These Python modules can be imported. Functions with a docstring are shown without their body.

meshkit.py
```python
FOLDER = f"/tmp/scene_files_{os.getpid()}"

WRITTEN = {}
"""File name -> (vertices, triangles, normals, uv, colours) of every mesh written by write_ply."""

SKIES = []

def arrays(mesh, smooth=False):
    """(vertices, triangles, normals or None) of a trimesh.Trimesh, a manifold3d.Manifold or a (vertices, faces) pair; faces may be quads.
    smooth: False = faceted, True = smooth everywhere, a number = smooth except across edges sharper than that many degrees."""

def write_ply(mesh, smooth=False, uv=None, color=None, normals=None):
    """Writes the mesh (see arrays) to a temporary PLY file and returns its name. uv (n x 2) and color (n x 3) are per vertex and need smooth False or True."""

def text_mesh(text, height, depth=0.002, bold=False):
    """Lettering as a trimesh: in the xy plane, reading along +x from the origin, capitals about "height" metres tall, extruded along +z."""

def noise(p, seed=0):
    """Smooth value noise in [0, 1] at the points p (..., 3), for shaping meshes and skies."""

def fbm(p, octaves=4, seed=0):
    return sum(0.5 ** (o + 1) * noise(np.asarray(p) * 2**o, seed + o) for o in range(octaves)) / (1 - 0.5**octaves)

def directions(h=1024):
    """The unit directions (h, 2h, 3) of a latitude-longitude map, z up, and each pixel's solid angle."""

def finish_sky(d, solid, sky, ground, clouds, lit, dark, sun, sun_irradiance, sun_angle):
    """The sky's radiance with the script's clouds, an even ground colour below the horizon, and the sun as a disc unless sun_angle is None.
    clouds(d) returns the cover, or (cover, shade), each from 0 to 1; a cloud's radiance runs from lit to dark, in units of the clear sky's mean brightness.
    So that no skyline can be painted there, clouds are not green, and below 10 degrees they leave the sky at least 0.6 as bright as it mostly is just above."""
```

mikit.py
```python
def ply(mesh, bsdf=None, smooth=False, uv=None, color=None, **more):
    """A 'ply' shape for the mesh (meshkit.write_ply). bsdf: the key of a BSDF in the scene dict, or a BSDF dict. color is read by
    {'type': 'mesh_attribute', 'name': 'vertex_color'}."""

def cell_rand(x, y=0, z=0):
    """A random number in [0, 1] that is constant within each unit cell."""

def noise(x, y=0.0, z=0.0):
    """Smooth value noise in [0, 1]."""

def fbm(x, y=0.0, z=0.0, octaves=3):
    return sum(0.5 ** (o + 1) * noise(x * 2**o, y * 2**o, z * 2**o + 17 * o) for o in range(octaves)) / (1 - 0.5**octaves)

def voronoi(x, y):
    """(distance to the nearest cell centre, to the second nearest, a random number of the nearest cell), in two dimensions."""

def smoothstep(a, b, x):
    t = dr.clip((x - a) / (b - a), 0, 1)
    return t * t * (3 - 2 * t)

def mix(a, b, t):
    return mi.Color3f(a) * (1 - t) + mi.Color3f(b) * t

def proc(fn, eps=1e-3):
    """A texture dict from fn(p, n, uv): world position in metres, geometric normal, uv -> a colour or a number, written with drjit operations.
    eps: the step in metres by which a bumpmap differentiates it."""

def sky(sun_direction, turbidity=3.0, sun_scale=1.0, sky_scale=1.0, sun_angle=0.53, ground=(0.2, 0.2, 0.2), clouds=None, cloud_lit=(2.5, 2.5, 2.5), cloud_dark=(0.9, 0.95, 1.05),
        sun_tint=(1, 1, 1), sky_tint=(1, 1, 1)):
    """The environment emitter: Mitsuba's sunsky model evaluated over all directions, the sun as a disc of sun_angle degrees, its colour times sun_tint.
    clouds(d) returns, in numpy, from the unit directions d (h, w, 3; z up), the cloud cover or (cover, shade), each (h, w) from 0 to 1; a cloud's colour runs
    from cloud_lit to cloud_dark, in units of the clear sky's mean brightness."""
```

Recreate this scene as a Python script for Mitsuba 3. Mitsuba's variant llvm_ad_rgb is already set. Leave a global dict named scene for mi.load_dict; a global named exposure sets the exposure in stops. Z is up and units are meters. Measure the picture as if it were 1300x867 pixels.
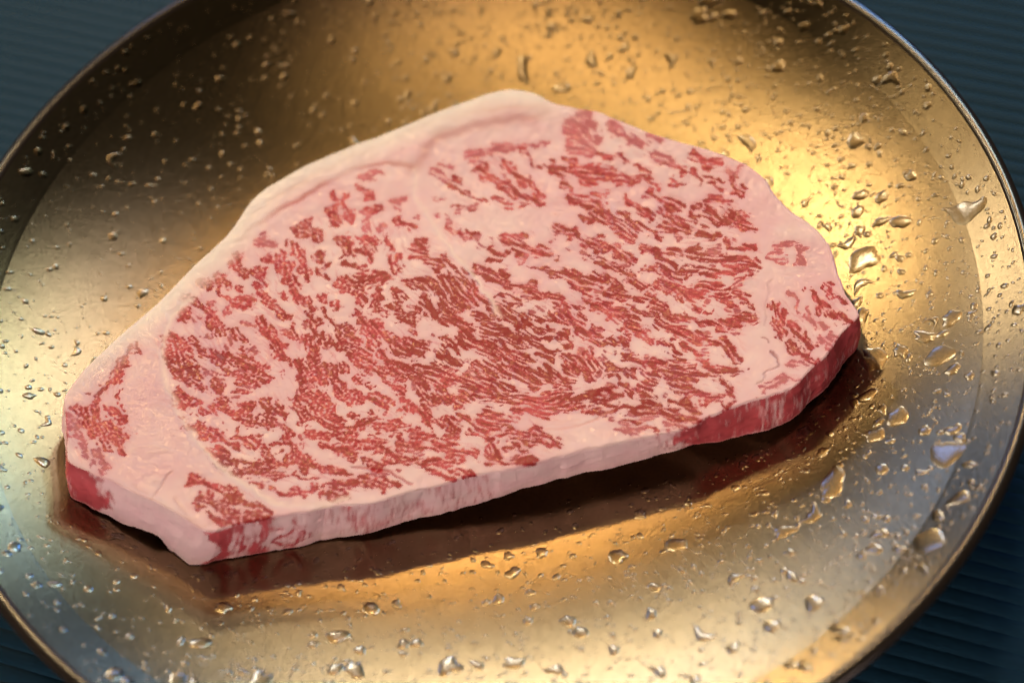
import math
import numpy as np
import shapely
import trimesh
from scipy import ndimage as ndi
import mitsuba as mi
import meshkit
import mikit

T = mi.ScalarTransform4f
scene, labels = {}, {}

# ------------------------------------------------------------------ camera, lamps, exposure
CAM = np.array([0.00781918, -0.38201547, 0.51962684])
FWD = np.array([0.0, 0.59558639, -0.80329126])
UP = np.array([0.14397101, 0.7949225, 0.58938152])
scene['camera'] = {
    'type': 'thinlens', 'fov': 25.0, 'fov_axis': 'x', 'aperture_radius': 0.0072, 'focus_distance': 0.622,
    'near_clip': 0.02, 'far_clip': 20.0,
    'to_world': T().look_at(origin=CAM.tolist(), target=(CAM + FWD).tolist(), up=UP.tolist())}
exposure = 0.14

# name, azimuth (0 = behind the plate, + = to the right), elevation, distance, half width, half height, radiance
LAMPS = [
    ('spot_lamp', -21, 53.5, 1.2, .030, .030, (185, 134, 70), 'brightest warm bulb behind the plate on the left'),
    ('spot_lamp_001', 3.5, 51, 1.2, .032, .032, (158, 92, 34), 'amber bulb straight behind the plate'),
    ('warm_lamp', -18, 60, 1.2, .050, .050, (5.0, 4.2, 1.8), 'dim warm light panel above the bulb behind the plate'),  # unseen weak panel kept from the wider key light
    ('soft_lamp', -18.5, 71, 1.2, .050, .19, (12, 7.6, 3.2), 'long amber lamp above the plate'),
    ('soft_lamp_001', -48, 47, 1.2, .060, .060, (10, 7.6, 4.2), 'warm lamp on the left, behind'),
    ('soft_lamp_002', 140, 20, 1.2, .22, .22, (3.0, 2.2, 1.9), 'dim fill panel added on the right towards the viewer'),  # added low fill, lifts the near side of the steak
    ('soft_lamp_003', -140, 22, 1.2, .22, .22, (12, 10, 8.8), 'large white fill panel added on the left towards the viewer'),  # unseen panel added to brighten the left front of the steak
    ('soft_lamp_004', -30, 84, 1.2, .070, .050, (2.6, 1.6, 1.3), 'dim lamp almost overhead'),
    ('low_lamp', -3, 13, 1.2, .050, .040, (74, 50, 20), 'amber lamp low behind the plate'),
    ('window_light', -2, 20, 1.2, .050, .040, (16, 25, 36), 'blue window pane low behind the plate'),
    ('window_light_001', -1, 28, 1.2, .050, .040, (50, 44, 33), 'white window pane behind the plate'),
    ('window_light_002', 3, 37, 1.2, .050, .040, (4.5, 4.2, 4), 'dim window pane straight behind the plate'),
    ('window_light_003', 9, 17, 1.2, .050, .050, (2.4, 5.2, 11), 'small blue window pane low behind the plate on the right'),
    ('window_light_004', -33.5, 37, 1.2, .066, .066, (25, 21.5, 16), 'cream window pane behind the plate on the left'),
    ('window_light_005', 21, 51, 1.2, .045, .045, (34, 30, 29), 'white window pane behind the plate on the right'),
    ('window_light_006', 28, 46, 1.2, .045, .045, (24, 30, 24), 'pale window pane behind the plate on the right'),
    ('window_light_007', 27, 36, 1.2, .065, .065, (11, 18, 23), 'blue window pane behind the plate on the right'),
    ('window_light_008', 29, 22, 1.2, .080, .080, (1.5, 5, 14), 'deep blue window pane low behind the plate on the right'),
    ('window_light_009', -16, 30, 1.2, .060, .060, (2.4, 4, 8.5), 'dim blue window pane low behind the plate on the left'),
]
for name, az, el, dist, hw, hh, rad, what in LAMPS:
    a, e = math.radians(az), math.radians(el)
    p = np.array([math.sin(a) * math.cos(e), math.cos(a) * math.cos(e), math.sin(e)]) * dist
    scene[name] = {'type': 'rectangle', 'to_world': T().look_at(origin=p.tolist(), target=[0, 0, 0.01], up=[0, 0, 1]) @ T().scale([hw, hh, 1]),
                   'bsdf': {'type': 'diffuse', 'reflectance': {'type': 'rgb', 'value': 0.1}},
                   'emitter': {'type': 'area', 'radiance': {'type': 'rgb', 'value': list(rad)}}}
    labels[name] = {'label': what + ', out of the picture', 'category': 'window' if 'window' in name else 'lamp'}

# ------------------------------------------------------------------ helpers
def lin(c):
    c = np.asarray(c, float) / 255
    return np.where(c <= .04045, c / 12.92, ((c + .055) / 1.055) ** 2.4)

def rgb(*c):
    return {'type': 'rgb', 'value': [float(v) for v in c]}

def thing(key, label, category=None, group=None, kind=None):
    labels[key] = {'label': label}
    if category: labels[key]['category'] = category
    if group: labels[key]['group'] = group
    if kind: labels[key]['kind'] = kind

def lathe(profile, n=360, cap=False):
    """surface of revolution with uv = (turn, distance along the profile)"""
    prof = np.asarray(profile, float)
    a = np.linspace(0, 2 * np.pi, n + 1)
    R, A = np.meshgrid(prof[:, 0], a, indexing='ij')
    Z = np.repeat(prof[:, 1:2], n + 1, 1)
    v = np.stack([R * np.cos(A), R * np.sin(A), Z], -1).reshape(-1, 3)
    L = np.r_[0, np.cumsum(np.linalg.norm(np.diff(prof, axis=0), axis=1))]
    uv = np.stack([A / (2 * np.pi), np.repeat(L[:, None], n + 1, 1)], -1).reshape(-1, 2)
    m = len(prof)
    i, j = np.meshgrid(np.arange(m - 1), np.arange(n), indexing='ij')
    b = (i * (n + 1) + j).ravel()
    f = np.vstack([np.stack([b, b + n + 1, b + n + 2], 1), np.stack([b, b + n + 2, b + 1], 1)])
    # smooth normals from the profile's own slope
    t = np.gradient(prof, axis=0)
    nr, nz = -t[:, 1], t[:, 0]
    ln = np.hypot(nr, nz) + 1e-12
    nr, nz = nr / ln, nz / ln
    N = np.stack([nr[:, None] * np.cos(A), nr[:, None] * np.sin(A), np.repeat(nz[:, None], n + 1, 1)], -1).reshape(-1, 3)
    return v, f, N, uv

def raw_ply(v, f, N, bsdf, uv=None, color=None):
    path = meshkit.write_ply((v, f), True, uv, color, normals=N)
    return {'type': 'ply', 'filename': path, 'face_normals': False, 'bsdf': {'type': 'ref', 'id': bsdf}}

# ------------------------------------------------------------------ materials
def grain(p, n, uv):
    k = 1 / 0.00035
    return mi.Color3f(0.197, 0.152, 0.093) * (0.72 + 0.36 * mikit.noise(p.x * k, p.y * k, p.z * k) + 0.12 * mikit.fbm(p.x * 420, p.y * 420, 3.0) + 0.08 * mikit.noise(p.x * 60, p.y * 60, 3.0))
gold = mikit.proc(grain)

def hammer(p, n, uv):
    return 0.9e-5 * mikit.noise(p.x * 1500, p.y * 1500, p.z * 1500) + 1.2e-5 * mikit.noise(p.x * 380, p.y * 380, 1.5)
scene['gold_metal'] = {'type': 'twosided', 'bsdf': {'type': 'bumpmap', 'arbitrary': mikit.proc(hammer, eps=1.2e-4), 'scale': 1.0, 'bsdf': {'type': 'blendbsdf', 'weight': 0.07,
    'a': {'type': 'roughconductor', 'material': 'none', 'distribution': 'beckmann', 'alpha': 0.066, 'specular_reflectance': gold},
    'b': {'type': 'roughconductor', 'material': 'none', 'distribution': 'beckmann', 'alpha': 0.30, 'specular_reflectance': gold}}}}
scene['lip_metal'] = {'type': 'twosided', 'bsdf': {'type': 'principled', 'base_color': rgb(0.022, 0.017, 0.014), 'metallic': 0.0, 'roughness': 0.2, 'specular': 0.7}}
scene['back_metal'] = {'type': 'twosided', 'bsdf': {'type': 'principled', 'base_color': rgb(0.05, 0.04, 0.03), 'metallic': 0.5, 'roughness': 0.5}}
scene['mat_vinyl'] = {'type': 'twosided', 'bsdf': {'type': 'principled', 'base_color': rgb(0.009, 0.036, 0.064), 'roughness': 0.6, 'specular': 0.10}}
scene['meat'] = {'type': 'twosided', 'bsdf': {'type': 'principled', 'base_color': {'type': 'mesh_attribute', 'name': 'vertex_color'}, 'roughness': 0.5, 'specular': 0.22, 'clearcoat': 0.5, 'clearcoat_gloss': 0.95}}
# water lying on the gold: its own smooth surface (a weak, sharp reflection) over the darker wet metal seen through it
scene['water'] = {'type': 'twosided', 'bsdf': {'type': 'blendbsdf', 'weight': 0.07,
    'a': {'type': 'roughconductor', 'material': 'none', 'distribution': 'beckmann', 'alpha': 0.115, 'specular_reflectance': rgb(0.105, 0.076, 0.042)},
    'b': {'type': 'roughconductor', 'material': 'none', 'distribution': 'beckmann', 'alpha': 0.03, 'specular_reflectance': rgb(1, 1, 1)}}}

# ------------------------------------------------------------------ plate
R_WELL, H_WELL, POW = 0.1349, 0.022, 2.8
R_RIM, H_RIM = 0.1462, 0.0280

def plate_z(r):
    r = np.asarray(r, float)
    return np.where(r < R_WELL, H_WELL * (np.clip(r, 0, R_WELL) / R_WELL) ** POW, H_WELL + (r - R_WELL) / (R_RIM - R_WELL) * (H_RIM - H_WELL))

def plate_slope(r):
    return np.where(r < R_WELL, H_WELL * POW / R_WELL * (np.clip(r, 1e-6, R_WELL) / R_WELL) ** (POW - 1), (H_RIM - H_WELL) / (R_RIM - R_WELL))

rw = np.linspace(0.0004, R_WELL, 160)
v, f, N, uv = lathe(np.stack([rw, plate_z(rw)], 1), 720)
scene['plate__well'] = raw_ply(v, f, N, 'gold_metal', uv)
rr = np.linspace(R_WELL, R_RIM, 16)
zz = plate_z(rr) + 0.00012 * np.exp(-((rr - R_WELL) / 0.0006) ** 2)
zz[0] = H_WELL
v, f, N, uv = lathe(np.stack([rr, zz], 1), 720)
scene['plate__rim'] = raw_ply(v, f, N, 'gold_metal', uv)
aa = np.radians(np.linspace(150, -95, 34))
bead = np.stack([0.1479 + 0.0021 * np.cos(aa), H_RIM - 0.0009 + 0.0017 * np.sin(aa)], 1)
v, f, N, uv = lathe(bead)
scene['plate__lip'] = raw_ply(v, f, N, 'lip_metal', uv)
under = np.array([(0.1478, H_RIM - 0.0024), (0.1400, 0.0210), (0.1250, 0.0125), (0.1050, 0.0050), (0.0900, 0.0000), (0.0835, -0.0032), (0.0826, -0.0078), (0.0796, -0.0078), (0.0788, -0.0034), (0.0400, -0.0034), (0.0004, -0.0034)])
v, f, N, uv = lathe(under, 180)
scene['plate__underside'] = mikit.ply((v, f), 'back_metal', smooth=False)
thing('plate', 'round gold metal plate with a dark raised lip, beaded with water, on the ribbed mat', 'plate')
labels['plate__lip'] = {'label': 'dark rounded lip of the gold plate'}

# ------------------------------------------------------------------ ribbed mat
RIB, MAT_Z, RIB_ANGLE = 0.0047, -0.008, math.radians(-26.4)
u = np.linspace(0, 1, 9)
rib_prof = np.stack([(u - 0.5) * RIB, 0.0004 * np.sin(np.pi * u) ** 0.6], 1)
NR, HALF = 52, 0.26
c, s = math.cos(RIB_ANGLE), math.sin(RIB_ANGLE)
for k in range(-NR, NR + 1):
    off = k * RIB
    vs = []
    for xx in (-HALF, HALF):
        for py, pz in rib_prof:
            y = off + py
            vs.append((c * xx - s * y, s * xx + c * y, MAT_Z - 0.0004 + pz))
    m = len(rib_prof)
    fs = [(i, i + m, i + m + 1) for i in range(m - 1)] + [(i, i + m + 1, i + 1) for i in range(m - 1)]
    key = 'ribbed_mat__rib' + ('' if k == -NR else f'_{k + NR:03d}')
    scene[key] = mikit.ply((np.array(vs), np.array(fs)), 'mat_vinyl', smooth=True)
bx = trimesh.creation.box((2 * HALF, (2 * NR + 1) * RIB, 0.002))
bx.apply_translation((0, 0, MAT_Z - 0.0021))
bx.apply_transform(trimesh.transformations.rotation_matrix(RIB_ANGLE, (0, 0, 1)))
scene['ribbed_mat__backing'] = mikit.ply(bx, 'mat_vinyl')
thing('ribbed_mat', 'dark blue black mat with fine parallel ribs under the plate', 'mat')

# ------------------------------------------------------------------ steak (all coordinates in tenths of a millimetre on the plate)
OUTLINE = [[-1114,-130],[-1073,-58],[-1011,18],[-948,89],[-870,168],[-783,277],[-715,345],[-654,414],[-605,489],[-565,532],[-536,554],[-431,609],[-325,651],[-220,681],[-149,701],
[-65,730],[43,761],[128,776],[191,775],[250,748],[300,704],[352,678],[417,647],[462,611],[542,548],[615,496],[707,436],[767,388],[811,339],[843,290],[860,229],[893,160],
[929,106],[956,47],[968,-23],[973,-91],[979,-159],[993,-222],[991,-243],[943,-282],[908,-321],[865,-359],[817,-395],[780,-414],[696,-432],[632,-444],[555,-458],
[508,-476],[407,-484],[282,-490],[156,-501],[62,-514],[-61,-520],[-167,-538],[-291,-557],[-384,-566],[-455,-567],[-546,-573],[-667,-591],[-754,-609],[-776,-597],
[-805,-569],[-893,-499],[-982,-443],[-1041,-407],[-1088,-375],[-1108,-349],[-1107,-297],[-1114,-233],[-1118,-170]]
SIDE_PAIRS = [[-1118,-170,-30,-11,0],[-1108,-349,-23,-30,0],[-1088,-375,-31,-14,0],[-1041,-407,-36,-19,5],[-982,-443,-34,-25,10],[-893,-499,-32,-23,30],[-854,-532,-45,-9,30],
[-840,-543,-55,-10,0],[-805,-569,-66,0,0],[-754,-609,-68,1,0],[-667,-591,-49,-2,0],[-546,-573,-48,-3,0],[-455,-567,-35,6,0],[-326,-557,-27,8,15],[-167,-538,-16,1,30],
[-61,-520,-16,-8,45],[62,-514,-8,7,65],[156,-501,-3,5,70],[282,-490,-2,1,65],[407,-484,-3,2,70],[508,-476,4,13,70],[555,-458,4,0,50],[632,-444,-4,-16,45],
[696,-432,-2,-24,35],[780,-414,3,-5,20],[865,-359,7,0,15],[943,-282,8,-3,10],[991,-243,1,1,0]]
SIDE_LEAN = [[-1113,-244,0],[-1110,-336,0.9],[-1060,-394,1],[-1033,-413,0.7],[-1005,-429,0.05],[-805,-569,0],[-742,-605,0],[-718,-599,0.95],[-687,-594,0.7],[-657,-590,0.25],
[-617,-583,0.85],[-582,-579,0.15],[-558,-574,0.12],[-538,-572,0.75],[-514,-569,0.2],[-404,-566,0.3],[-281,-556,0.22],[-157,-537,0.2],[-61,-520,0.28],[10,-517,0.1],
[136,-502,0.04],[345,-488,0.06],[449,-480,0.3],[512,-477,0.75],[589,-451,0.95],[643,-441,0.75],[696,-432,0.6],[780,-414,0.85],[865,-359,0.7],[943,-282,0.95],
[991,-241,0.9],[979,-159,0.5],[956,47,0.2],[860,229,0.1],[707,436,0.2],[291,706,0]]
SEAMS = {
 'eye_left': [[-787,171],[-827,125],[-851,70],[-859,23],[-863,-33],[-858,-98],[-835,-171],[-812,-244],[-777,-310],[-741,-369],[-706,-419],[-643,-480],[-585,-533],[-495,-551],[-403,-540]],
 'cap_low': [[-648,359],[-567,425],[-481,482],[-333,563],[-263,581],[-195,582],[-136,558]],
 'cap_mid': [[-656,379],[-541,494],[-412,568],[-294,619],[-176,658],[-61,698],[107,713],[267,697]],
 'band': [[-132,549],[-102,575],[-61,642],[32,668],[136,673],[240,669],[268,674]],
 'seam': [[-128,546],[-136,490],[-129,447],[-103,360],[-60,259],[-10,166],[29,76],[55,-6]],
 'crack': [[753,-284],[765,-330],[747,-339],[727,-349],[714,-374],[699,-382]],
 'crack2': [[739,-231],[751,-236],[756,-246]],
 'cut': [[-384,-433],[-364,-445],[-315,-459],[-279,-474],[-230,-514]],
 'w1': [[-958,-335],[-922,-315],[-892,-312],[-850,-337]],
 'w2': [[-904,-333],[-862,-334]],
 'w3': [[-851,-407],[-881,-453],[-899,-491]],
 'w4': [[-899,-483],[-864,-524],[-805,-559]],
 'w5': [[-946,-442],[-911,-474]],
 'w6': [[-840,-494],[-817,-542],[-781,-584],[-752,-590]],
 'w7': [[793,-58],[784,-88],[765,-140],[752,-194]],
 'w8': [[137,-404],[199,-412],[244,-405],[284,-390],[310,-384]],
 'w9': [[141,-377],[221,-389]],
 'w10': [[133,-388],[207,-400]]}
MUSCLES = {
 'left': [[-917,58],[-954,-85],[-964,-204],[-964,-331],[-1000,-424],[-1023,-431],[-1105,-375],[-1126,-217],[-1114,-194],[-1042,-138],[-981,-28]],
 'small': [[-807,-429],[-753,-425],[-687,-470],[-635,-522],[-588,-574],[-601,-603],[-756,-612],[-779,-571],[-802,-491]],
 'eye': [[-859,47],[-842,121],[-803,194],[-736,262],[-626,362],[-557,418],[-475,475],[-329,551],[-191,570],[-132,546],[-136,490],[-129,447],[-103,360],[-60,259],[-10,166],[29,76],[55,-6],[76,-118],[76,-211],[35,-296],[-6,-380],[-48,-515],[-166,-530],[-291,-549],[-383,-558],[-495,-551],[-585,-533],[-647,-479],[-708,-419],[-741,-369],[-777,-310],[-812,-244],[-835,-171],[-858,-98],[-863,-33]],
 'cap': [[-91,483],[-49,560],[50,628],[190,643],[286,671],[420,640],[706,428],[818,303],[793,102],[750,-133],[659,-406],[567,-456],[157,-496],[11,-505],[-6,-380],[76,-211],[55,-6],[-60,259]],
 'tail': [[819,122],[946,48],[964,-22],[969,-90],[975,-158],[988,-226],[940,-278],[862,-355],[779,-408],[697,-427],[681,-398],[752,-351],[777,-277],[756,-217],[761,-109],[790,-35],[794,74]]}
FLECKS = [[-589,358,-550,346,16,5],[-652,299,-635,248,18,10],[-706,254,-695,221,18,10],[-602,244,-584,217,16,10],[-547,287,-517,242,22,10],[-519,309,-513,201,13,10],
[-491,338,-466,219,12,10],[-480,395,-456,359,9,10],[-447,399,-423,355,16,10],[-428,289,-397,263,10,10],[-432,239,-407,211,9,10],[-377,432,-366,405,16,10],
[-753,226,-734,208,13,10],[-787,171,-762,145,20,10],[-808,124,-799,99,12,10],[-737,143,-696,58,20,10],[-696,196,-688,163,10,10],[-666,144,-634,141,20,10],
[-651,192,-648,187,10,10],[-605,187,-569,134,17,10],[-529,161,-522,156,12,10],[-500,199,-454,102,16,10],[-569,134,-520,87,13,10],[-598,80,-563,19,16,10],
[-562,35,-541,-49,16,10],[-510,36,-480,-8,14,10],[-456,70,-442,-14,14,10],[-664,55,-640,12,10,10],[-842,38,-818,-4,24,10],[-773,24,-755,-9,17,10],
[-825,-28,-783,-87,29,10],[-731,-28,-706,-46,17,10],[-687,-32,-674,-41,12,10],[-655,-43,-588,-107,24,10],[-652,-116,-595,-122,12,10],[-727,-108,-716,-141,17,10],
[-689,-80,-664,-106,14,10],[-672,-146,-648,-156,9,10],[-772,-136,-760,-145,12,10],[-828,-148,-792,-190,17,10],[-840,-131,-835,-163,9,10],[-711,-174,-705,-198,16,10],
[-662,-202,-637,-213,16,10],[-593,-202,-563,-222,16,10],[-504,-78,-482,-137,22,10],[-462,-27,-441,-103,19,10],[-425,147,-413,129,10,10],[-422,97,-417,72,9,10],
[-405,62,-376,9,14,10],[-410,-18,-393,-45,12,10],[-423,-113,-391,-198,19,10],[-378,165,-357,170,10,10],[-388,117,-382,100,9,10],[-491,-184,-450,-229,17,10],
[-353,319,-349,285,14,10],[-358,245,-352,236,11,10],[-456,-125,-445,-150,12,10],[-273,546,-219,542,12,5],[-297,507,-266,477,12,10],[-360,483,-348,456,10,10],
[-332,496,-320,393,10,10],[-376,443,-370,392,14,10],[-352,406,-321,380,10,10],[-270,427,-236,430,13,10],[-284,421,-276,352,12,5],[-194,449,-175,437,14,5],
[-186,388,-171,335,13,10],[-235,363,-231,337,10,5],[-220,310,-210,199,13,10],[-358,331,-329,285,20,10],[-292,321,-261,300,17,10],[-295,288,-285,253,12,10],
[-326,235,-307,223,12,10],[-317,175,-251,181,24,10],[-356,189,-332,152,17,10],[-133,380,-127,370,7,5],[-173,243,-133,240,12,10],[-142,280,-123,268,16,10],
[-134,228,-98,188,14,10],[-222,134,-213,91,12,10],[-187,153,-163,132,10,10],[-135,144,-100,104,22,10],[-233,78,-210,42,13,10],[-275,135,-267,68,13,10],
[-345,154,-310,99,16,10],[-326,61,-278,12,14,10],[-209,58,-171,43,12,10],[-142,71,-108,23,17,10],[-212,25,-176,-13,16,10],[-80,215,-56,186,14,10],[-44,175,-20,154,9,10],
[-88,133,-53,85,24,10],[-56,321,19,265,9,5],[-23,374,31,381,7,5],[86,269,136,242,9,10],[41,227,130,193,9,10],[8,166,82,118,13,10],[-55,135,-31,48,22,10],
[-10,119,5,83,14,10],[4,66,44,18,16,10],[-82,57,-59,28,19,10],[68,54,112,38,10,10],[50,8,105,-18,16,10],[-11,-5,27,-20,14,10],[-43,-64,-6,-87,22,10],
[-87,9,-52,-30,19,10],[-113,-116,-76,-139,20,10],[-95,-71,-52,-95,17,10],[-253,-27,-235,-47,16,10],[-211,-59,-181,-88,26,10],[-270,-73,-254,-108,16,10],
[-294,-125,-264,-154,16,10],[-242,-126,-168,-162,22,10],[-190,-183,-165,-266,19,10],[-157,-172,-128,-209,24,10],[-142,-151,-105,-173,14,10],[-234,-175,-208,-179,10,10],
[-266,-186,-231,-215,13,10],[-246,-245,-228,-263,13,10],[-126,-257,-90,-271,22,10],[-95,-199,-59,-221,17,10],[-61,-237,-13,-269,26,10],[-28,-171,7,-201,19,10],
[17,-107,88,-161,19,10],[36,-54,97,-90,22,10],[3,-233,37,-270,19,10],[35,-175,46,-193,16,10],[-421,-17,-391,-54,13,10],[-456,-60,-440,-111,19,10],
[-394,-102,-383,-119,10,10],[-358,-43,-312,-114,24,10],[-374,0,-345,-45,13,10],[-422,-137,-394,-182,16,10],[-352,-140,-335,-159,10,10],[-317,-178,-305,-187,7,10],
[-458,-188,-442,-238,19,10],[-395,-205,-371,-217,13,10],[-351,-204,-278,-247,16,10],[-313,32,-301,-52,10,10],[-385,35,-354,5,16,10],[-294,36,-279,-23,16,10],
[296,369,394,305,10,10],[345,290,350,272,13,10],[371,285,446,201,22,10],[441,210,450,183,10,10],[235,267,286,244,13,10],[283,227,355,170,10,10],[81,267,160,252,7,10],
[119,243,229,171,13,10],[57,225,132,186,10,10],[46,189,84,178,9,10],[42,156,77,116,12,10],[326,147,387,113,6,10],[358,187,433,112,13,10],[353,104,414,74,12,10],
[146,137,177,123,7,10],[191,128,252,91,12,10],[253,99,319,53,19,10],[286,51,305,-2,13,10],[329,76,380,23,10,10],[360,19,401,-14,12,10],[412,58,469,4,14,10],
[433,-21,469,-37,10,10],[509,11,577,-54,22,10],[88,98,161,51,16,10],[57,54,106,28,10,10],[174,48,281,-38,10,10],[214,0,264,-18,9,10],[152,-30,189,-45,10,10],
[216,-34,260,-91,22,10],[328,-23,409,-89,20,10],[304,-100,322,-112,10,10],[283,-112,359,-168,17,10],[358,-135,374,-155,10,10],[393,-110,443,-170,19,10],
[410,-41,468,-86,9,10],[472,-62,545,-129,17,10],[477,-113,519,-171,16,10],[522,-156,549,-227,13,10],[480,-178,511,-226,10,10],[162,-105,180,-112,10,10],
[194,-103,217,-123,12,10],[229,-134,247,-141,13,10],[181,-157,206,-161,8,10],[90,-2,129,-58,19,10],[19,-54,104,-102,23,10],[33,-105,116,-160,17,10],
[125,-90,178,-180,13,10],[261,-180,282,-216,14,10],[228,-190,234,-239,17,10],[248,-234,269,-262,19,10],[372,-211,425,-247,13,10],[313,-223,354,-247,9,10],
[347,-254,382,-277,12,10],[320,-264,369,-322,10,10],[445,-235,500,-256,16,10],[421,-270,443,-291,13,10],[464,-280,540,-281,9,10],[462,-295,531,-335,13,10],
[402,-314,425,-327,12,10],[63,-175,127,-234,23,10],[149,-206,199,-264,17,10],[6,-172,53,-205,17,10],[0,-227,36,-249,14,10],[136,-51,171,-82,9,10],[-43,554,-18,532,7,5],
[-21,503,5,486,9,10],[39,548,57,527,7,5],[-66,524,-50,487,12,5],[-75,444,-62,434,10,5],[-36,485,6,434,7,10],[13,441,62,390,7,10],[-33,390,26,371,7,10],
[62,509,140,426,17,10],[118,524,183,443,13,10],[190,442,216,377,13,10],[97,400,121,378,10,10],[113,367,166,357,9,10],[152,407,200,363,12,10],[178,563,229,485,7,10],
[198,559,267,562,7,5],[91,580,157,559,12,5],[21,568,75,566,9,5],[120,592,186,570,10,5],[-52,334,15,271,10,10],[-81,382,-45,341,7,5],[252,497,292,446,14,10],
[315,611,389,552,19,5],[318,534,395,500,16,5],[346,638,399,617,16,5],[296,420,322,363,10,10],[308,358,370,319,14,10],[348,451,382,409,14,10],[326,294,350,272,13,10],
[326,628,384,598,17,5],[372,660,387,572,10,5],[444,584,522,506,19,5],[558,522,575,501,13,5],[331,559,393,511,14,5],[390,495,467,460,13,10],[307,488,364,408,16,10],
[400,425,475,382,17,10],[496,385,544,348,10,10],[509,425,542,374,10,10],[555,455,600,401,14,5],[569,418,630,377,9,10],[592,353,618,342,9,10],[665,426,724,376,14,10],
[652,388,658,344,7,10],[687,353,717,336,7,10],[695,325,717,294,9,10],[749,327,770,254,10,10],[752,343,757,333,10,5],[297,414,308,394,10,10],[358,366,390,351,10,10],
[309,352,400,281,12,10],[385,268,455,201,19,10],[526,319,599,267,14,10],[466,317,523,253,14,10],[558,261,601,200,17,10],[537,216,603,174,14,10],[434,282,456,252,9,10],
[468,240,536,166,10,10],[636,249,633,191,10,10],[663,250,729,249,12,10],[670,215,704,181,17,10],[640,156,688,127,14,10],[727,199,762,139,22,10],[736,213,760,198,10,10],
[716,98,768,62,14,10],[473,147,571,99,14,10],[484,128,538,57,12,10],[469,73,561,35,14,10],[598,100,694,50,16,10],[644,63,758,7,22,10],[571,57,630,17,14,10],
[647,5,710,-12,12,10],[736,-11,753,-24,9,10],[605,-17,690,-48,12,10],[506,15,578,-19,12,10],[591,-36,664,-63,16,10],[666,-88,689,-103,10,10],[701,-73,731,-122,10,10],
[600,-96,631,-108,6,10],[569,-129,648,-157,16,10],[648,-157,716,-167,12,10],[689,-143,713,-150,10,10],[566,-185,626,-209,17,10],[621,-199,645,-246,10,10],
[648,-230,664,-283,13,10],[552,-231,572,-268,12,10],[570,-275,600,-323,12,10],[610,-302,650,-328,12,10],[541,-300,557,-320,7,10],[578,-74,583,-83,7,10],
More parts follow.
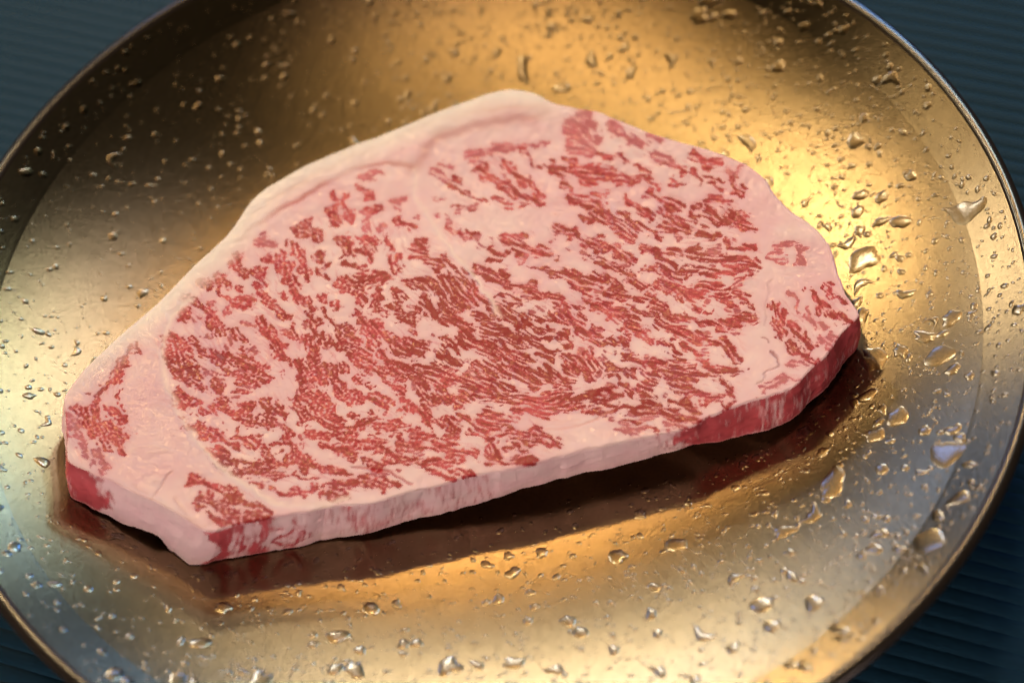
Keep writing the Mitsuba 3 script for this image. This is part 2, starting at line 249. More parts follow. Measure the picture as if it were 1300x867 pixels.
[833,46,901,32,10,5],[822,24,850,-1,12,5],[894,27,891,-22,7,5],[840,-89,849,-174,6,5],[787,-130,801,-192,10,10],[782,-194,795,-256,9,10],[805,-169,810,-178,6,10],
[899,-116,916,-187,13,10],[918,-180,964,-261,12,10],[941,-97,965,-196,7,10],[868,-205,904,-249,12,5],[822,-215,855,-307,13,10],[799,-273,858,-357,10,10],
[884,-284,914,-326,10,5],[781,-333,828,-347,6,5],[898,-280,952,-323,7,5],[870,-164,882,-234,6,5],[498,-386,529,-425,12,10],[523,-384,597,-395,13,10],
[553,-319,592,-345,10,10],[610,-350,632,-404,10,10],[593,-418,621,-433,6,10],[588,-296,658,-330,10,10],[500,-291,548,-310,13,10],[494,-329,529,-346,12,10],
[477,-437,548,-462,13,10],[707,-408,770,-402,9,5],[730,-383,798,-387,6,5],[475,-452,507,-484,7,10],[-6,-276,33,-275,14,10],[56,-295,201,-299,16,10],
[181,-310,329,-332,16,10],[226,-351,279,-377,13,10],[66,-312,137,-357,16,10],[142,-319,201,-346,13,10],[296,-349,325,-363,9,10],[-11,-330,48,-364,17,10],
[-15,-360,-3,-370,10,10],[1,-394,86,-410,10,10],[-9,-424,-2,-472,12,10],[31,-454,72,-477,10,10],[42,-417,89,-442,12,10],[99,-412,142,-467,13,10],[-15,-485,94,-505,10,10],
[296,-389,412,-374,10,10],[397,-387,512,-453,14,10],[327,-435,374,-460,13,5],[374,-460,410,-469,9,10],[343,-414,379,-422,9,10],[358,-394,416,-430,9,5],
[449,-454,505,-459,10,5],[395,-315,428,-346,12,10],[402,-356,436,-380,7,10],[470,-243,505,-260,14,10],[482,-326,530,-370,17,10],[484,-391,519,-407,10,10],
[453,-272,472,-308,12,10],[-200,-276,-161,-330,13,10],[-320,-280,-296,-292,9,10],[-272,-307,-229,-318,8,10],[-249,-334,-212,-344,9,10],[-317,-324,-268,-335,13,10],
[-366,-297,-316,-308,10,10],[-389,-269,-364,-273,9,10],[-428,-280,-392,-316,13,10],[-345,-362,-308,-364,12,10],[-289,-359,-264,-363,6,10],[-316,-394,-279,-396,6,10],
[-259,-376,-242,-402,12,10],[-214,-367,-170,-367,14,10],[-216,-391,-163,-423,12,10],[-135,-326,-100,-356,14,10],[-97,-325,-67,-338,14,10],[-54,-332,-32,-368,14,10],
[2,-342,51,-359,16,10],[-25,-361,-1,-373,13,10],[-148,-394,-100,-418,16,10],[-120,-368,-97,-387,10,10],[-65,-385,-23,-400,10,10],[-418,-328,-376,-358,12,10],
[-428,-382,-360,-391,13,10],[-344,-433,-277,-451,14,10],[-281,-419,-209,-446,14,10],[-438,-450,-407,-454,12,10],[-404,-494,-342,-487,17,10],[-342,-495,-276,-513,16,10],
[-440,-489,-418,-523,10,10],[-203,-455,-130,-467,12,10],[-193,-480,-122,-515,9,10],[-115,-439,-55,-465,13,10],[-113,-485,-73,-523,10,10],[-65,-440,-47,-450,9,10],
[-779,-218,-748,-221,10,10],[-729,-206,-631,-248,16,10],[-644,-263,-619,-273,13,10],[-597,-204,-594,-276,12,10],[-579,-222,-543,-251,12,10],[-551,-281,-528,-316,10,10],
[-810,-247,-756,-291,13,10],[-761,-271,-689,-329,13,10],[-751,-331,-709,-366,10,10],[-715,-374,-642,-389,10,10],[-733,-372,-704,-406,9,10],[-670,-299,-634,-342,13,10],
[-634,-327,-593,-394,14,10],[-591,-332,-561,-351,12,10],[-546,-306,-531,-386,13,10],[-524,-363,-513,-396,12,10],[-581,-396,-502,-421,12,10],[-501,-405,-460,-434,10,10],
[-460,-442,-406,-457,13,10],[-686,-423,-607,-432,10,10],[-649,-404,-594,-410,12,10],[-645,-459,-615,-470,10,10],[-589,-441,-504,-460,10,10],[-585,-481,-549,-508,9,10],
[-543,-505,-476,-502,10,10],[-505,-467,-480,-470,6,10],[-457,-497,-408,-488,10,10],[-471,-526,-399,-543,7,10],[-509,-200,-493,-249,13,10],[-487,-266,-436,-242,17,10],
[-437,-265,-385,-336,16,10],[-484,-314,-435,-328,14,10],[-410,-332,-368,-362,14,10],[-468,-355,-425,-377,10,10],[-419,-378,-364,-393,13,10],[-370,-299,-320,-306,13,10],
[-380,-265,-362,-268,10,10],[-337,-366,-309,-378,12,10],[-789,-438,-736,-458,14,10],[-736,-458,-682,-494,14,10],[-790,-508,-773,-548,9,10],[-766,-494,-714,-561,17,10],
[-707,-507,-665,-527,16,10],[-665,-519,-606,-564,12,10],[-756,-573,-684,-579,10,10],[-654,-567,-630,-577,14,10],[-933,26,-963,-53,9,10],[-963,-53,-994,-92,12,10],
[-975,-36,-1048,-154,12,10],[-1042,-154,-1078,-194,10,10],[-1048,-170,-1036,-265,17,10],[-1072,-202,-1054,-289,12,10],[-1108,-217,-1090,-241,13,5],
[-1000,-187,-976,-235,14,10],[-1018,-250,-976,-283,22,10],[-969,-124,-967,-188,6,10],[-988,-290,-976,-338,13,10],[-1101,-265,-1083,-297,10,5],[-1071,-312,-1053,-376,7,5],
[-1042,-321,-1012,-392,10,5],[-1018,-290,-1012,-329,9,10]]

G = 0.0002            # grid of the cut face

def steak_top(r):
    return 0.8 * plate_z(r) + 0.018

def nearest_s(pts, curve):
    d = np.linalg.norm(np.asarray(pts)[:, None] - curve[None], axis=-1)
    return d.argmin(1)

def closed_curve(p, n):
    p = np.asarray(p, float)
    t = np.linspace(0, 1, 24, endpoint=False)[:, None]
    out = []
    for i in range(len(p)):
        a, b, c, d = p[i - 1], p[i], p[(i + 1) % len(p)], p[(i + 2) % len(p)]
        out.append(0.5 * (2 * b + (c - a) * t + (2 * a - 5 * b + 4 * c - d) * t ** 2 + (3 * b - a - 3 * c + d) * t ** 3))
    q = np.vstack(out)
    q2 = np.vstack([q, q[:1]])
    L = np.r_[0, np.cumsum(np.linalg.norm(np.diff(q2, axis=0), axis=1))]
    s = np.linspace(0, L[-1], n, endpoint=False)
    return np.stack([np.interp(s, L, q2[:, k]) for k in (0, 1)], 1)

NP = 3000
edge = closed_curve(np.array(OUTLINE) * 1e-4, NP)
# small unevenness of a hand-cut edge
tan = np.roll(edge, -1, 0) - np.roll(edge, 1, 0)
tan /= np.linalg.norm(tan, axis=1, keepdims=True)
nor = np.stack([tan[:, 1], -tan[:, 0]], 1)
if np.sum((edge - edge.mean(0)) * nor) < 0: nor = -nor
ws = meshkit.fbm(np.c_[edge * 260, np.zeros(NP)], 4, 5) - 0.5
ws2 = meshkit.fbm(np.c_[edge * 90, np.zeros(NP)], 3, 9) - 0.5
edge = edge + nor * ((ws * 0.0008 + ws2 * 0.0016) * np.where(nor[:, 1] > 0.2, 0.45, 1.0))[:, None]
edge_poly = shapely.Polygon(edge)

xs = np.arange(edge[:, 0].min() - 0.002, edge[:, 0].max() + 0.002, G)
ys = np.arange(edge[:, 1].min() - 0.002, edge[:, 1].max() + 0.002, G)
X, Y = np.meshgrid(xs, ys)
H, W = X.shape
mm = 1e-3 / G

def nz(scale_mm, seed):
    r = np.random.default_rng(seed).standard_normal((H, W)).astype(np.float32)
    r = ndi.gaussian_filter(r, scale_mm * mm, mode='reflect')
    return r / r.std()

inside = shapely.contains_xy(edge_poly, X, Y)
dist = (ndi.distance_transform_edt(inside) - ndi.distance_transform_edt(~inside)) * G

# muscle flecks between the fat: each stroke is one cluster of lean fibres
wx = X + (nz(.35, 1) * 0.26 + nz(1.1, 2) * 0.75) * 1e-3
wy = Y + (nz(.35, 3) * 0.26 + nz(1.1, 4) * 0.75) * 1e-3
lean = np.zeros((H, W)); c2 = np.zeros((H, W)); s2 = np.zeros((H, W)); faint = np.zeros((H, W))
for x1, y1, x2, y2, w, fa in FLECKS:
    x1, y1, x2, y2, w, fa = x1 * 1e-4, y1 * 1e-4, x2 * 1e-4, y2 * 1e-4, w * 1e-4 * 1.2, fa / 10
    m = w * 2 + 3e-3
    i0, i1 = np.searchsorted(xs, [min(x1, x2) - m, max(x1, x2) + m])
    j0, j1 = np.searchsorted(ys, [min(y1, y2) - m, max(y1, y2) + m])
    sl = (slice(j0, j1), slice(i0, i1))
    px, py = wx[sl] - x1, wy[sl] - y1
    dx, dy = x2 - x1, y2 - y1
    L2 = dx * dx + dy * dy + 1e-12
    t = np.clip((px * dx + py * dy) / L2, 0, 1)
    d = np.hypot(px - t * dx, py - t * dy) / w
    val = np.clip(1.25 - d ** 1.5 * 0.9, 0, 1)
    faint[sl] = np.where(val > lean[sl], 1 - fa, faint[sl])
    lean[sl] = np.maximum(lean[sl], val)
    wt = np.exp(-d * d / 2) * np.sqrt(L2)
    a = 2 * np.arctan2(dy, dx)
    c2[sl] += wt * np.cos(a); s2[sl] += wt * np.sin(a)
marbled = np.zeros((H, W), bool)
for name in ('eye', 'cap'):
    marbled |= shapely.contains_xy(shapely.Polygon(np.array(MUSCLES[name]) * 1e-4).buffer(-0.004), wx, wy)
stray = np.clip((nz(.9, 24) + 0.4 * nz(3.0, 25) - 0.95) * 0.9, 0, 0.62) * ndi.gaussian_filter(marbled.astype(float), 1.5 * mm)
stray *= np.clip((0.036 - Y) / 0.02, 0.15, 1)
for name in ('seam', 'eye_left'):
    stray *= 1 - np.exp(-(shapely.distance(shapely.LineString(np.array(SEAMS[name]) * 1e-4), shapely.points(X, Y)) / 0.004) ** 2)
faint = np.where(stray > lean, 0.35, faint)
lean = np.maximum(lean, stray)
base = np.radians(np.interp(X, [-.1, -.04, .0, .03], [-62, -62, -45, -25])) * 2
c2 = ndi.gaussian_filter(c2 + np.cos(base) * 1.2e-3, 1.0 * mm)
s2 = ndi.gaussian_filter(s2 + np.sin(base) * 1.2e-3, 1.0 * mm)
ang = np.arctan2(s2, c2) / 2 + 0.21 * nz(2.0, 5)
ca, sa = np.cos(ang), np.sin(ang)

def fibres(seed, blur, length):
    """noise drawn out along the grain of the muscle"""
    n = ndi.gaussian_filter(np.random.default_rng(seed).standard_normal((H, W)).astype(np.float32), blur * mm)
    acc = n.copy()
    jj, ii = np.mgrid[:H, :W].astype(np.float32)
    for sg in (1, -1):
        uu, vv = ii.copy(), jj.copy()
        K = int(length * mm / 4)
        for k in range(K):
            iu = np.clip(uu.astype(int), 0, W - 1); iv = np.clip(vv.astype(int), 0, H - 1)
            uu += sg * 2 * ca[iv, iu]; vv += sg * 2 * sa[iv, iu]
            acc += n[np.clip(vv.astype(int), 0, H - 1), np.clip(uu.astype(int), 0, W - 1)] * (1 - k / K)
    acc -= ndi.gaussian_filter(acc, 1.2 * mm)
    return acc / acc.std()

left = np.clip((-X - 0.005) / 0.03, 0, 1)
iso = nz(.27, 21); iso = iso - 0.9 * ndi.gaussian_filter(iso, .6 * mm); iso /= iso.std()
n1, n2, n3, n4 = fibres(11, .155, 3.4), fibres(12, .29, 4.6), nz(.26, 13), nz(.14, 14)
tex = 0.72 * (n1 * (1 - .45 * left) + iso * (.75 * left) + .10 * n4) + 0.62 * n2 * (1 - .4 * left) + 0.25 * n3
tex /= tex.std()
val = np.clip(lean * 1.9 - 0.35, 0, 1.15) - 0.50 + 0.50 * tex * np.clip(lean * 3, 0, 1)
core = ndi.gaussian_filter(np.clip(val, 0, 1.2), .42 * mm)
val -= np.clip(core - 0.34, 0, 1) * (0.5 + 0.45 * nz(1.5, 22)) * (.45 + .45 * left)
red = np.clip((val + 0.26) / 0.70, 0, 1)
red = red * red * (3 - 2 * red) * np.clip(lean * 4, 0, 1)
red = ndi.gaussian_filter(red, .09 * mm)
deep = np.clip(0.20 + 0.34 * np.exp(-((X - 0.004) ** 2 + (Y + 0.002) ** 2) / 0.030 ** 2) - 0.25 * np.clip((Y - 0.03) / 0.03, 0, 1) + 0.62 * val + 0.12 * n2 + 0.26 * nz(2.6, 15) + 0.05 * n4, 0, 1)  # Y term pales the far lean: haze and brightness put into the colour
# thin pale fibres lost in the fat between the flecks
near = ndi.gaussian_filter(lean, 2.2 * mm)
wisp = np.clip((n1 * 0.6 + n2 * 0.5 + 0.5 * nz(1.8, 23) - 0.75) * 1.1, 0, 1) * np.clip(near * 3 - 0.2, 0, 1) * (1 - red)

# colours (linear albedo) of fat and lean
FAT, FAT_PINK, FAT_CREAM = lin((233, 202, 203)), lin((227, 183, 190)), lin((243, 230, 220))
LEAN, LEAN_DEEP, LEAN_FAINT = lin((199, 70, 80)), lin((150, 12, 26)), lin((216, 138, 150))
tone = np.clip(0.5 + 0.28 * nz(6, 31) + 0.15 * nz(1.5, 32), 0, 1)[..., None]
col = FAT * (1 - tone) + FAT_PINK * tone
halo = ndi.gaussian_filter(red, .8 * mm)[..., None]
col = col * (1 - 0.34 * np.clip(halo * 1.5, 0, 1) * np.array([0.3, 1, 0.9]))
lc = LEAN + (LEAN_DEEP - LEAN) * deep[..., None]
lc = lc + (LEAN_FAINT - lc) * (faint * .85)[..., None]
col = col + (LEAN_FAINT - col) * (0.55 * wisp)[..., None]
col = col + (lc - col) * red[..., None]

# relief of the cut face, in metres
relief = 0.00022 * nz(9, 41) + 0.00007 * nz(2.5, 42) + 0.000030 * nz(.6, 43) + 0.000009 * nz(.2, 44)
relief -= 0.00005 * red

def line_field(pts, closed=False):
    p = np.asarray(pts, float) * 1e-4
    g = shapely.LineString(p)
    x0, y0, x1, y1 = g.bounds
    pad = 0.004
    i0, i1 = np.searchsorted(xs, [x0 - pad, x1 + pad]); j0, j1 = np.searchsorted(ys, [y0 - pad, y1 + pad])
    sl = (slice(j0, j1), slice(i0, i1))
    # smooth the polyline, jitter it, then the distance to it
    q = [p[0]]
    for i in range(len(p) - 1):
        a, b, c_, d_ = p[max(i - 1, 0)], p[i], p[i + 1], p[min(i + 2, len(p) - 1)]
        for tt in np.linspace(0, 1, 9)[1:]:
            q.append(0.5 * (2 * b + (c_ - a) * tt + (2 * a - 5 * b + 4 * c_ - d_) * tt ** 2 + (3 * b - a - 3 * c_ + d_) * tt ** 3))
    q = np.array(q)
    dd = shapely.distance(shapely.LineString(q), shapely.points(wx[sl] * 0.35 + X[sl] * 0.65, wy[sl] * 0.35 + Y[sl] * 0.65))
    return sl, dd

#            depth(m)  width(m)  colour      mix
SEAM_LOOK = {'eye_left': (.00018, .0010, (240, 214, 206), .8), 'cap_low': (.00012, .0009, (186, 100, 96), .75), 'cap_mid': (.00010, .0009, (206, 124, 112), .6),
             'band': (.00015, .0019, (178, 104, 102), .75), 'seam': (.00016, .0007, (240, 214, 206), .7), 'crack': (.00045, .00028, (150, 60, 58), .75),
             'crack2': (.0002, .00025, (160, 70, 66), .6), 'cut': (.00030, .0004, (178, 40, 44), .75), 'w1': (-.00013, .0006, (240, 206, 196), .25), 'w2': (-.00012, .0006, (240, 206, 196), .25),
             'w3': (.00018, .0004, (206, 150, 138), .3), 'w4': (-.00014, .0006, (236, 200, 190), .2), 'w5': (.00012, .0005, (206, 150, 138), .2), 'w6': (.00014, .0007, (206, 150, 138), .3),
             'w7': (.00008, .0004, (200, 150, 152), .35), 'w8': (.00012, .0005, (222, 150, 138), .45), 'w9': (.0001, .0005, (228, 170, 158), .3), 'w10': (.0001, .0005, (228, 170, 158), .3)}
for name, pts in SEAMS.items():
    depth, wid, colr, mixv = SEAM_LOOK[name]
    sl, dd = line_field(pts)
    k = np.exp(-(dd / wid) ** 2) * np.clip(0.82 + 0.16 * nz(3.5, 50)[sl], 0.3, 1.15)
    relief[sl] -= depth * k
    col[sl] = col[sl] + (lin(colr) - col[sl]) * np.clip(mixv * k, 0, 1)[..., None]

# the outer rim of the fat cap is creamier
back = np.clip((Y - (-0.02 + 0.55 * (X + 0.11))) / 0.02, 0, 1) * np.clip((0.045 - X) / 0.02, 0, 1)
cream = np.clip(1 - dist / 0.0085, 0, 1) ** 0.8 * back
col = col + (FAT_CREAM - col) * np.clip(cream * 1.15 + 0.05 * cream * nz(2.5, 61), 0, 1)[..., None]

# ---- top face mesh on the grid, its border pulled onto the outline
use = dist > -0.6 * G
cell = use[:-1, :-1] & use[1:, :-1] & use[:-1, 1:] & use[1:, 1:]
idx = np.arange(H * W).reshape(H, W)
a_, b_, c_, d_ = idx[:-1, :-1][cell], idx[:-1, 1:][cell], idx[1:, 1:][cell], idx[1:, :-1][cell]
faces = np.vstack([np.stack([a_, b_, c_], 1), np.stack([a_, c_, d_], 1)])
cnt = np.zeros((H, W), int)
cnt[:-1, :-1] += cell; cnt[1:, :-1] += cell; cnt[:-1, 1:] += cell; cnt[1:, 1:] += cell
border = (cnt > 0) & (cnt < 4)
PX, PY = X.copy(), Y.copy()
bi = np.where(border)
ring = shapely.LinearRing(edge)
sl_ = shapely.line_locate_point(ring, shapely.points(X[bi], Y[bi]))
pp = shapely.get_coordinates(shapely.line_interpolate_point(ring, sl_))
PX[bi], PY[bi] = pp[:, 0], pp[:, 1]
ROUND = 0.0010
dcl = np.clip(np.where(border, 0, dist), 0, None)
drop = np.where(dcl < ROUND, 0.0006 * (1 - np.sqrt(np.clip(1 - (1 - dcl / ROUND) ** 2, 0, 1))), 0)
fade = np.clip(dcl / 0.001, 0, 1)
PZ = steak_top(np.hypot(PX, PY)) - drop + relief * fade
verts = np.stack([PX, PY, PZ], -1).reshape(-1, 3)
# normals over the whole face, so that the muscles join without a step
fn = np.cross(verts[faces[:, 1]] - verts[faces[:, 0]], verts[faces[:, 2]] - verts[faces[:, 0]])
vn = np.zeros_like(verts)
for k in range(3): np.add.at(vn, faces[:, k], fn)
ln = np.linalg.norm(vn, axis=1, keepdims=True)
vn = np.where(ln > 0, vn / np.maximum(ln, 1e-30), [0, 0, 1.0])
cols = np.clip(col, 0.01, 0.95).reshape(-1, 3)
region = np.zeros((H, W), int)
for k, name in enumerate(['eye', 'cap', 'left', 'small', 'tail']):
    poly = shapely.Polygon(np.array(MUSCLES[name]) * 1e-4).buffer(0)
    region[shapely.contains_xy(poly, X * .8 + wx * .2, Y * .8 + wy * .2)] = k + 1
fr = region.reshape(-1)[faces[:, 0]]
NAMES = ['fat', 'eye_muscle', 'cap_muscle', 'corner_muscle', 'small_muscle', 'tail_muscle']
for k, name in enumerate(NAMES):
    fk = faces[fr == k]
    used, inv = np.unique(fk, return_inverse=True)
    scene['steak__' + name] = raw_ply(verts[used], inv.reshape(-1, 3), vn[used], 'meat', None, cols[used])
labels['steak__fat'] = {'label': 'smooth pink white fat round the muscles'}
labels['steak__eye_muscle'] = {'label': 'largest muscle with curly red flecks'}
labels['steak__cap_muscle'] = {'label': 'muscle with long slanting red streaks'}
labels['steak__corner_muscle'] = {'label': 'red wedge of lean in the left corner'}
labels['steak__small_muscle'] = {'label': 'small red patch of lean in the near corner'}
labels['steak__tail_muscle'] = {'label': 'pale streaky lean at the right end'}

# ---- cut side
sp = np.array(SIDE_PAIRS, float) * 1e-4
si = nearest_s(sp[:, :2], edge)
order = np.argsort(si)
si, sp = si[order], sp[order]
per = np.arange(NP)
# the far side, which the pairs leave out, goes straight down
gap = np.diff(np.r_[si, si[0] + NP])
g = gap.argmax()
s0, s1 = si[g], si[(g + 1) % len(si)] + (0 if g + 1 < len(si) else NP)
extra = np.array([s0 + 60, s1 - 60]) % NP
si2 = np.r_[si, extra]; sv = np.vstack([sp[:, 2:], np.zeros((2, 3))])
o = np.argsort(si2); si2, sv = si2[o], sv[o]
off = np.stack([np.interp(per, si2, sv[:, k], period=NP) for k in range(3)], 1)
off = ndi.gaussian_filter1d(off, 9, axis=0, mode='wrap')
off[:, :2] += nor * (0.0012 * (meshkit.fbm(np.c_[edge * 120, np.ones(NP)], 4, 3) - 0.5))[:, None]
off[:, 2] += 0.0016 * np.clip(meshkit.fbm(np.c_[edge * 300, np.full(NP, 3.0)], 3, 4) - 0.55, 0, 1)
bot = edge + off[:, :2]
ROWS = 40
tt = np.linspace(0, 1, ROWS)
P = np.zeros((ROWS, NP, 3))
ztop = steak_top(np.hypot(edge[:, 0], edge[:, 1])) - 0.0006
zbot = plate_z(np.hypot(bot[:, 0], bot[:, 1])) + 0.0002 + off[:, 2]
q3 = lambda k, sd, sc: meshkit.fbm(np.stack([np.broadcast_to(edge[None, :, 0] * sc, (ROWS, NP)), np.broadcast_to(edge[None, :, 1] * sc, (ROWS, NP)), np.broadcast_to(tt[:, None] * k, (ROWS, NP))], -1), 4, sd) - 0.5
bulge = 0.0007 * np.sin(np.pi * tt)[:, None] + np.sin(np.pi * np.clip(tt, 0, 1))[:, None] ** 0.5 * (0.0016 * q3(3, 71, 110) + 0.0006 * q3(8, 72, 500))
shape_t = tt ** 1.15
P[..., :2] = edge[None] + off[None, :, :2] * shape_t[:, None, None] + nor[None] * bulge[..., None]
P[..., 2] = ztop[None] * (1 - tt[:, None]) + zbot[None] * tt[:, None]
sl_pts = np.array(SIDE_LEAN, float)
li = nearest_s(sl_pts[:, :2] * 1e-4, edge)
o = np.argsort(li)
lv = np.interp(per, li[o], sl_pts[o, 2], period=NP)
warp = (q3(1.6, 81, 160) * 120).astype(int)
lean_s = lv[(per[None] + warp) % NP]
streak = q3(1.5, 82, 300) * 1.8 + q3(2.5, 83, 1500) * 2.6
redn = np.clip((lean_s * 1.5 - 0.62 + streak * 0.6) / 0.7 + 0.3, 0, 1) * np.clip(lean_s * 4, 0, 1)
redn = redn * (1 - 0.25 * (tt[:, None] > 0.93))
sc = FAT[None, None] * 0.97 * (1 + 0.10 * q3(5, 84, 300)[..., None]) 
sc = sc + (FAT_PINK - sc) * np.clip(0.5 + q3(2, 85, 150) * 1.5, 0, 1)[..., None]
ls = LEAN + (LEAN_DEEP - LEAN) * np.clip(0.45 + 1.4 * q3(3, 86, 250), 0, 1)[..., None]
sc = sc * (1 + 0.09 * q3(1.5, 87, 1800)[..., None])
sc = sc + (ls - sc) * (redn * 0.92)[..., None]
# underside rows, turned in towards the middle and resting on the plate
cen = edge.mean(0)
und = []
for kk in (0.02, 0.06, 0.14, 0.4, 0.8, 1.0):
    xy = bot * (1 - kk) + cen * kk
    und.append(np.c_[xy, plate_z(np.hypot(xy[:, 0], xy[:, 1])) + 0.0002 + off[:, 2] * max(0, 1 - kk * 2.2)])
Pall = np.vstack([P.reshape(-1, 3), np.array(und).reshape(-1, 3)])
call = np.vstack([sc.reshape(-1, 3), np.tile(FAT_PINK * 0.8, (6 * NP, 1))])
R_ = ROWS + 6
i, j = np.meshgrid(np.arange(R_ - 1), np.arange(NP), indexing='ij')
q = lambda ii, jj: (ii * NP + jj % NP).ravel()
sf = np.vstack([np.stack([q(i, j), q(i + 1, j), q(i + 1, j + 1)], 1), np.stack([q(i, j), q(i + 1, j + 1), q(i, j + 1)], 1)])
tri = Pall[sf]
if np.sum(np.cross(tri[:, 1] - tri[:, 0], tri[:, 2] - tri[:, 0])[: NP * (ROWS - 1), :2] * (tri[:, 0, :2] - cen)[: NP * (ROWS - 1)]) < 0: sf = sf[:, ::-1]
scene['steak__side'] = mikit.ply((Pall, sf), 'meat', smooth=True, color=np.clip(call, 0.01, 0.95))
labels['steak__side'] = {'label': 'cut side, white fat with red patches at both ends'}
thing('steak', 'thick raw steak with dense white marbling, lying flat in the gold plate', 'steak')

# ------------------------------------------------------------------ water drops
rng = np.random.default_rng(7)
foot = shapely.Polygon(bot).union(edge_poly).buffer(0.0008)
shapely.prepare(foot)

def drop_mesh(x, y, size, asp, rot, height, lobes, seg, rings, seed, flat=2.0):
    r = np.random.default_rng(seed)
    th = np.linspace(0, 2 * np.pi, seg, endpoint=False)
    rad = np.ones(seg)
    for k in range(2, 7):
        rad += lobes * 0.85 * r.normal() / k ** 0.9 * np.cos(k * th + r.uniform(0, 6.28))
    rad = np.clip(rad, 0.30, 1.9)
    bend = r.normal() * 0.45 * min(1, lobes * 4) * (asp - 1)
    q = (np.linspace(0, 1, rings + 1)[1:] ** 0.75)[:, None]
    ex, ey = q * rad * size * asp ** 0.5 * np.cos(th), q * rad * size / asp ** 0.5 * np.sin(th)
    ey = ey + bend * ex * ex / size
    hz = np.broadcast_to(height * (1 - q ** flat) ** 0.95, ex.shape).copy()
    hz[-1] = -0.000010
    vs = np.vstack([[(0, 0, height)], np.stack([ex, ey, hz], -1).reshape(-1, 3), [(0, 0, -0.00012)]])
    c, sn = math.cos(rot), math.sin(rot)
    px, py = x + c * vs[:, 0] - sn * vs[:, 1], y + sn * vs[:, 0] + c * vs[:, 1]
    pz = plate_z(np.hypot(px, py)) + vs[:, 2]
    j = np.arange(seg); j2 = (j + 1) % seg
    fs = [np.stack([0 * j, 1 + j, 1 + j2], 1)]
    for k in range(rings - 1):
        b = 1 + k * seg
        fs += [np.stack([b + j, b + seg + j, b + seg + j2], 1), np.stack([b + j, b + seg + j2, b + j2], 1)]
    b = 1 + (rings - 1) * seg
    fs.append(np.stack([b + j, 0 * j + len(vs) - 1, b + j2], 1))
    return np.stack([px, py, pz], 1), np.vstack(fs)

def zone(x, y):
    """(share of the ground that is wet, mean size in m, raggedness) round the plate"""
    r, a = math.hypot(x, y), math.degrees(math.atan2(y, x))
    if -62 < a <= 8: k = (1.0, 0.0021, 0.24)
    elif 8 < a <= 100: k = (0.9, 0.0014, 0.20)
    elif -135 < a <= -62: k = (0.85, 0.0018, 0.24)
    elif a <= -135 or a > 168: k = (0.50, 0.0013, 0.18)
    else: k = (0.26, 0.0011, 0.16)
    return k[0] * (0.35 + 0.65 * min(1, max(0, (r - 0.055) / 0.035))), k[1], k[2]

cells = {}
def free(x, y, s, pack=0.86):
    cx, cy = int(x // 0.006), int(y // 0.006)
    for i in (-1, 0, 1):
        for j in (-1, 0, 1):
            for px, py, ps in cells.get((cx + i, cy + j), ()):
                if (px - x) ** 2 + (py - y) ** 2 < (pack * (ps + s)) ** 2: return False
    return True

def scatter(n, make, tries):
    out = []
    while len(out) < n and tries > 0:
        tries -= 1
        r = 0.1462 * math.sqrt(rng.uniform()); a = rng.uniform(-math.pi, math.pi)
        x, y = r * math.cos(a), r * math.sin(a)
        share, size, lob = zone(x, y)
        if rng.uniform() > share: continue
        s = make(size)
        if r + s * 0.8 > 0.1452 or abs(r - R_WELL) < 0.25 * s or foot.distance(shapely.Point(x, y)) < s * 1.25 or not free(x, y, s): continue
        cells.setdefault((int(x // 0.006), int(y // 0.006)), []).append((x, y, s))
        out.append((x, y, s, lob))
    return out

big = scatter(300, lambda m: m * float(np.clip(rng.lognormal(-0.05, 0.38), 0.55, 2.1)), 40000)
big.sort(key=lambda b: -b[2])

HOURS = ['twelve', 'one', 'two', 'three', 'four', 'five', 'six', 'seven', 'eight', 'nine', 'ten', 'eleven']

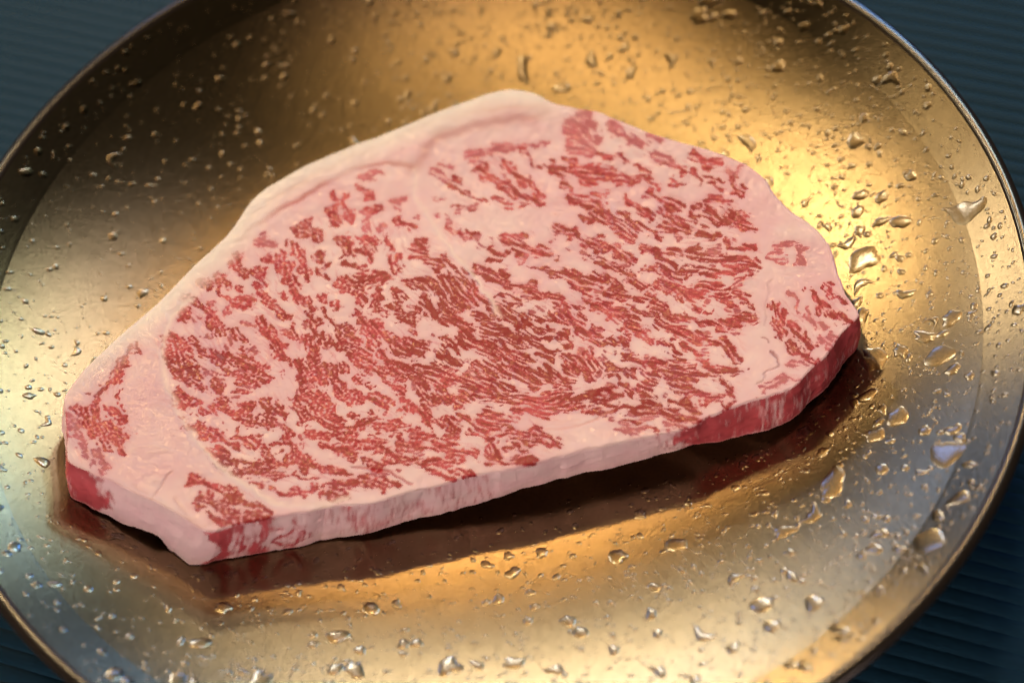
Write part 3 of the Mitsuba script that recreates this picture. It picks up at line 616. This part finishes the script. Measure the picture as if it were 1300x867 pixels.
def place_words(x, y):
    """clock hour as the viewer sees the plate, and how far out"""
    a, r = math.degrees(math.atan2(y, x)), math.hypot(x, y)
    hour = HOURS[int(round((90 - a + 8) / 30)) % 12]
    if r > R_WELL: return hour, 'on the sloping rim of the plate'
    if foot.distance(shapely.Point(x, y)) < 0.009: return hour, 'close beside the meat'
    if r > 0.122: return hour, 'just inside the rim of the plate'
    return hour, 'midway between meat and rim'

for k, (x, y, s, lob) in enumerate(big):
    asp = float(np.clip(rng.lognormal(0.30, 0.30), 1.0, 2.8)) if s > 0.0011 else 1.15
    h = min(0.090 * s, 0.00016 + 0.00007 * rng.uniform())
    flat = 2.0 + 0.9 * min(1, max(0, (s - 0.0008) / 0.0012))
    dv, df = drop_mesh(x, y, s, asp, rng.uniform(0, math.pi), h, lob if s > 0.0010 else 0.06, 44, 9, 1000 + k, flat)
    key = 'water_drop' + ('' if k == 0 else f'_{k:03d}')
    scene[key] = mikit.ply((dv, df), 'water', smooth=40)
    hour, spot = place_words(x, y)
    shape = 'long' if asp > 1.75 else 'oval' if asp > 1.35 else 'ragged' if s > 0.00125 else 'round'
    size = 'large' if s > 0.0024 else 'medium' if s > 0.0017 else 'small' if s > 0.0012 else 'very small'
    words = f"{size} {shape} clear water drop at {hour} o'clock, {spot}"
    thing(key, words, 'water drop', words.replace('clear water drop', 'water drops'))

# the finer beads, far too many to count
mid = scatter(2900, lambda m: float(np.clip(rng.lognormal(math.log(0.00062), 0.32), 0.0003, 0.0012)), 90000)
tiny = scatter(3200, lambda m: float(np.clip(rng.lognormal(math.log(0.00024), 0.35), 0.00012, 0.0005)), 90000)
vs, fs, n0 = [], [], 0
for k, (x, y, s, lob) in enumerate(mid + tiny):
    m = k < len(mid)
    dv, df = drop_mesh(x, y, s, 1.0 + (0.7 if m else 0.25) * rng.uniform(), rng.uniform(0, 3.14), (0.105 if m else 0.13) * s, 0.12 if m else 0.04, 16 if m else 10, 5 if m else 4, 9000 + k)
    vs.append(dv); fs.append(df + n0); n0 += len(dv)
scene['fine_droplets'] = mikit.ply((np.vstack(vs), np.vstack(fs)), 'water', smooth=40)
thing('fine_droplets', 'fine spray of tiny water beads all over the gold plate', 'water droplets', kind='stuff')
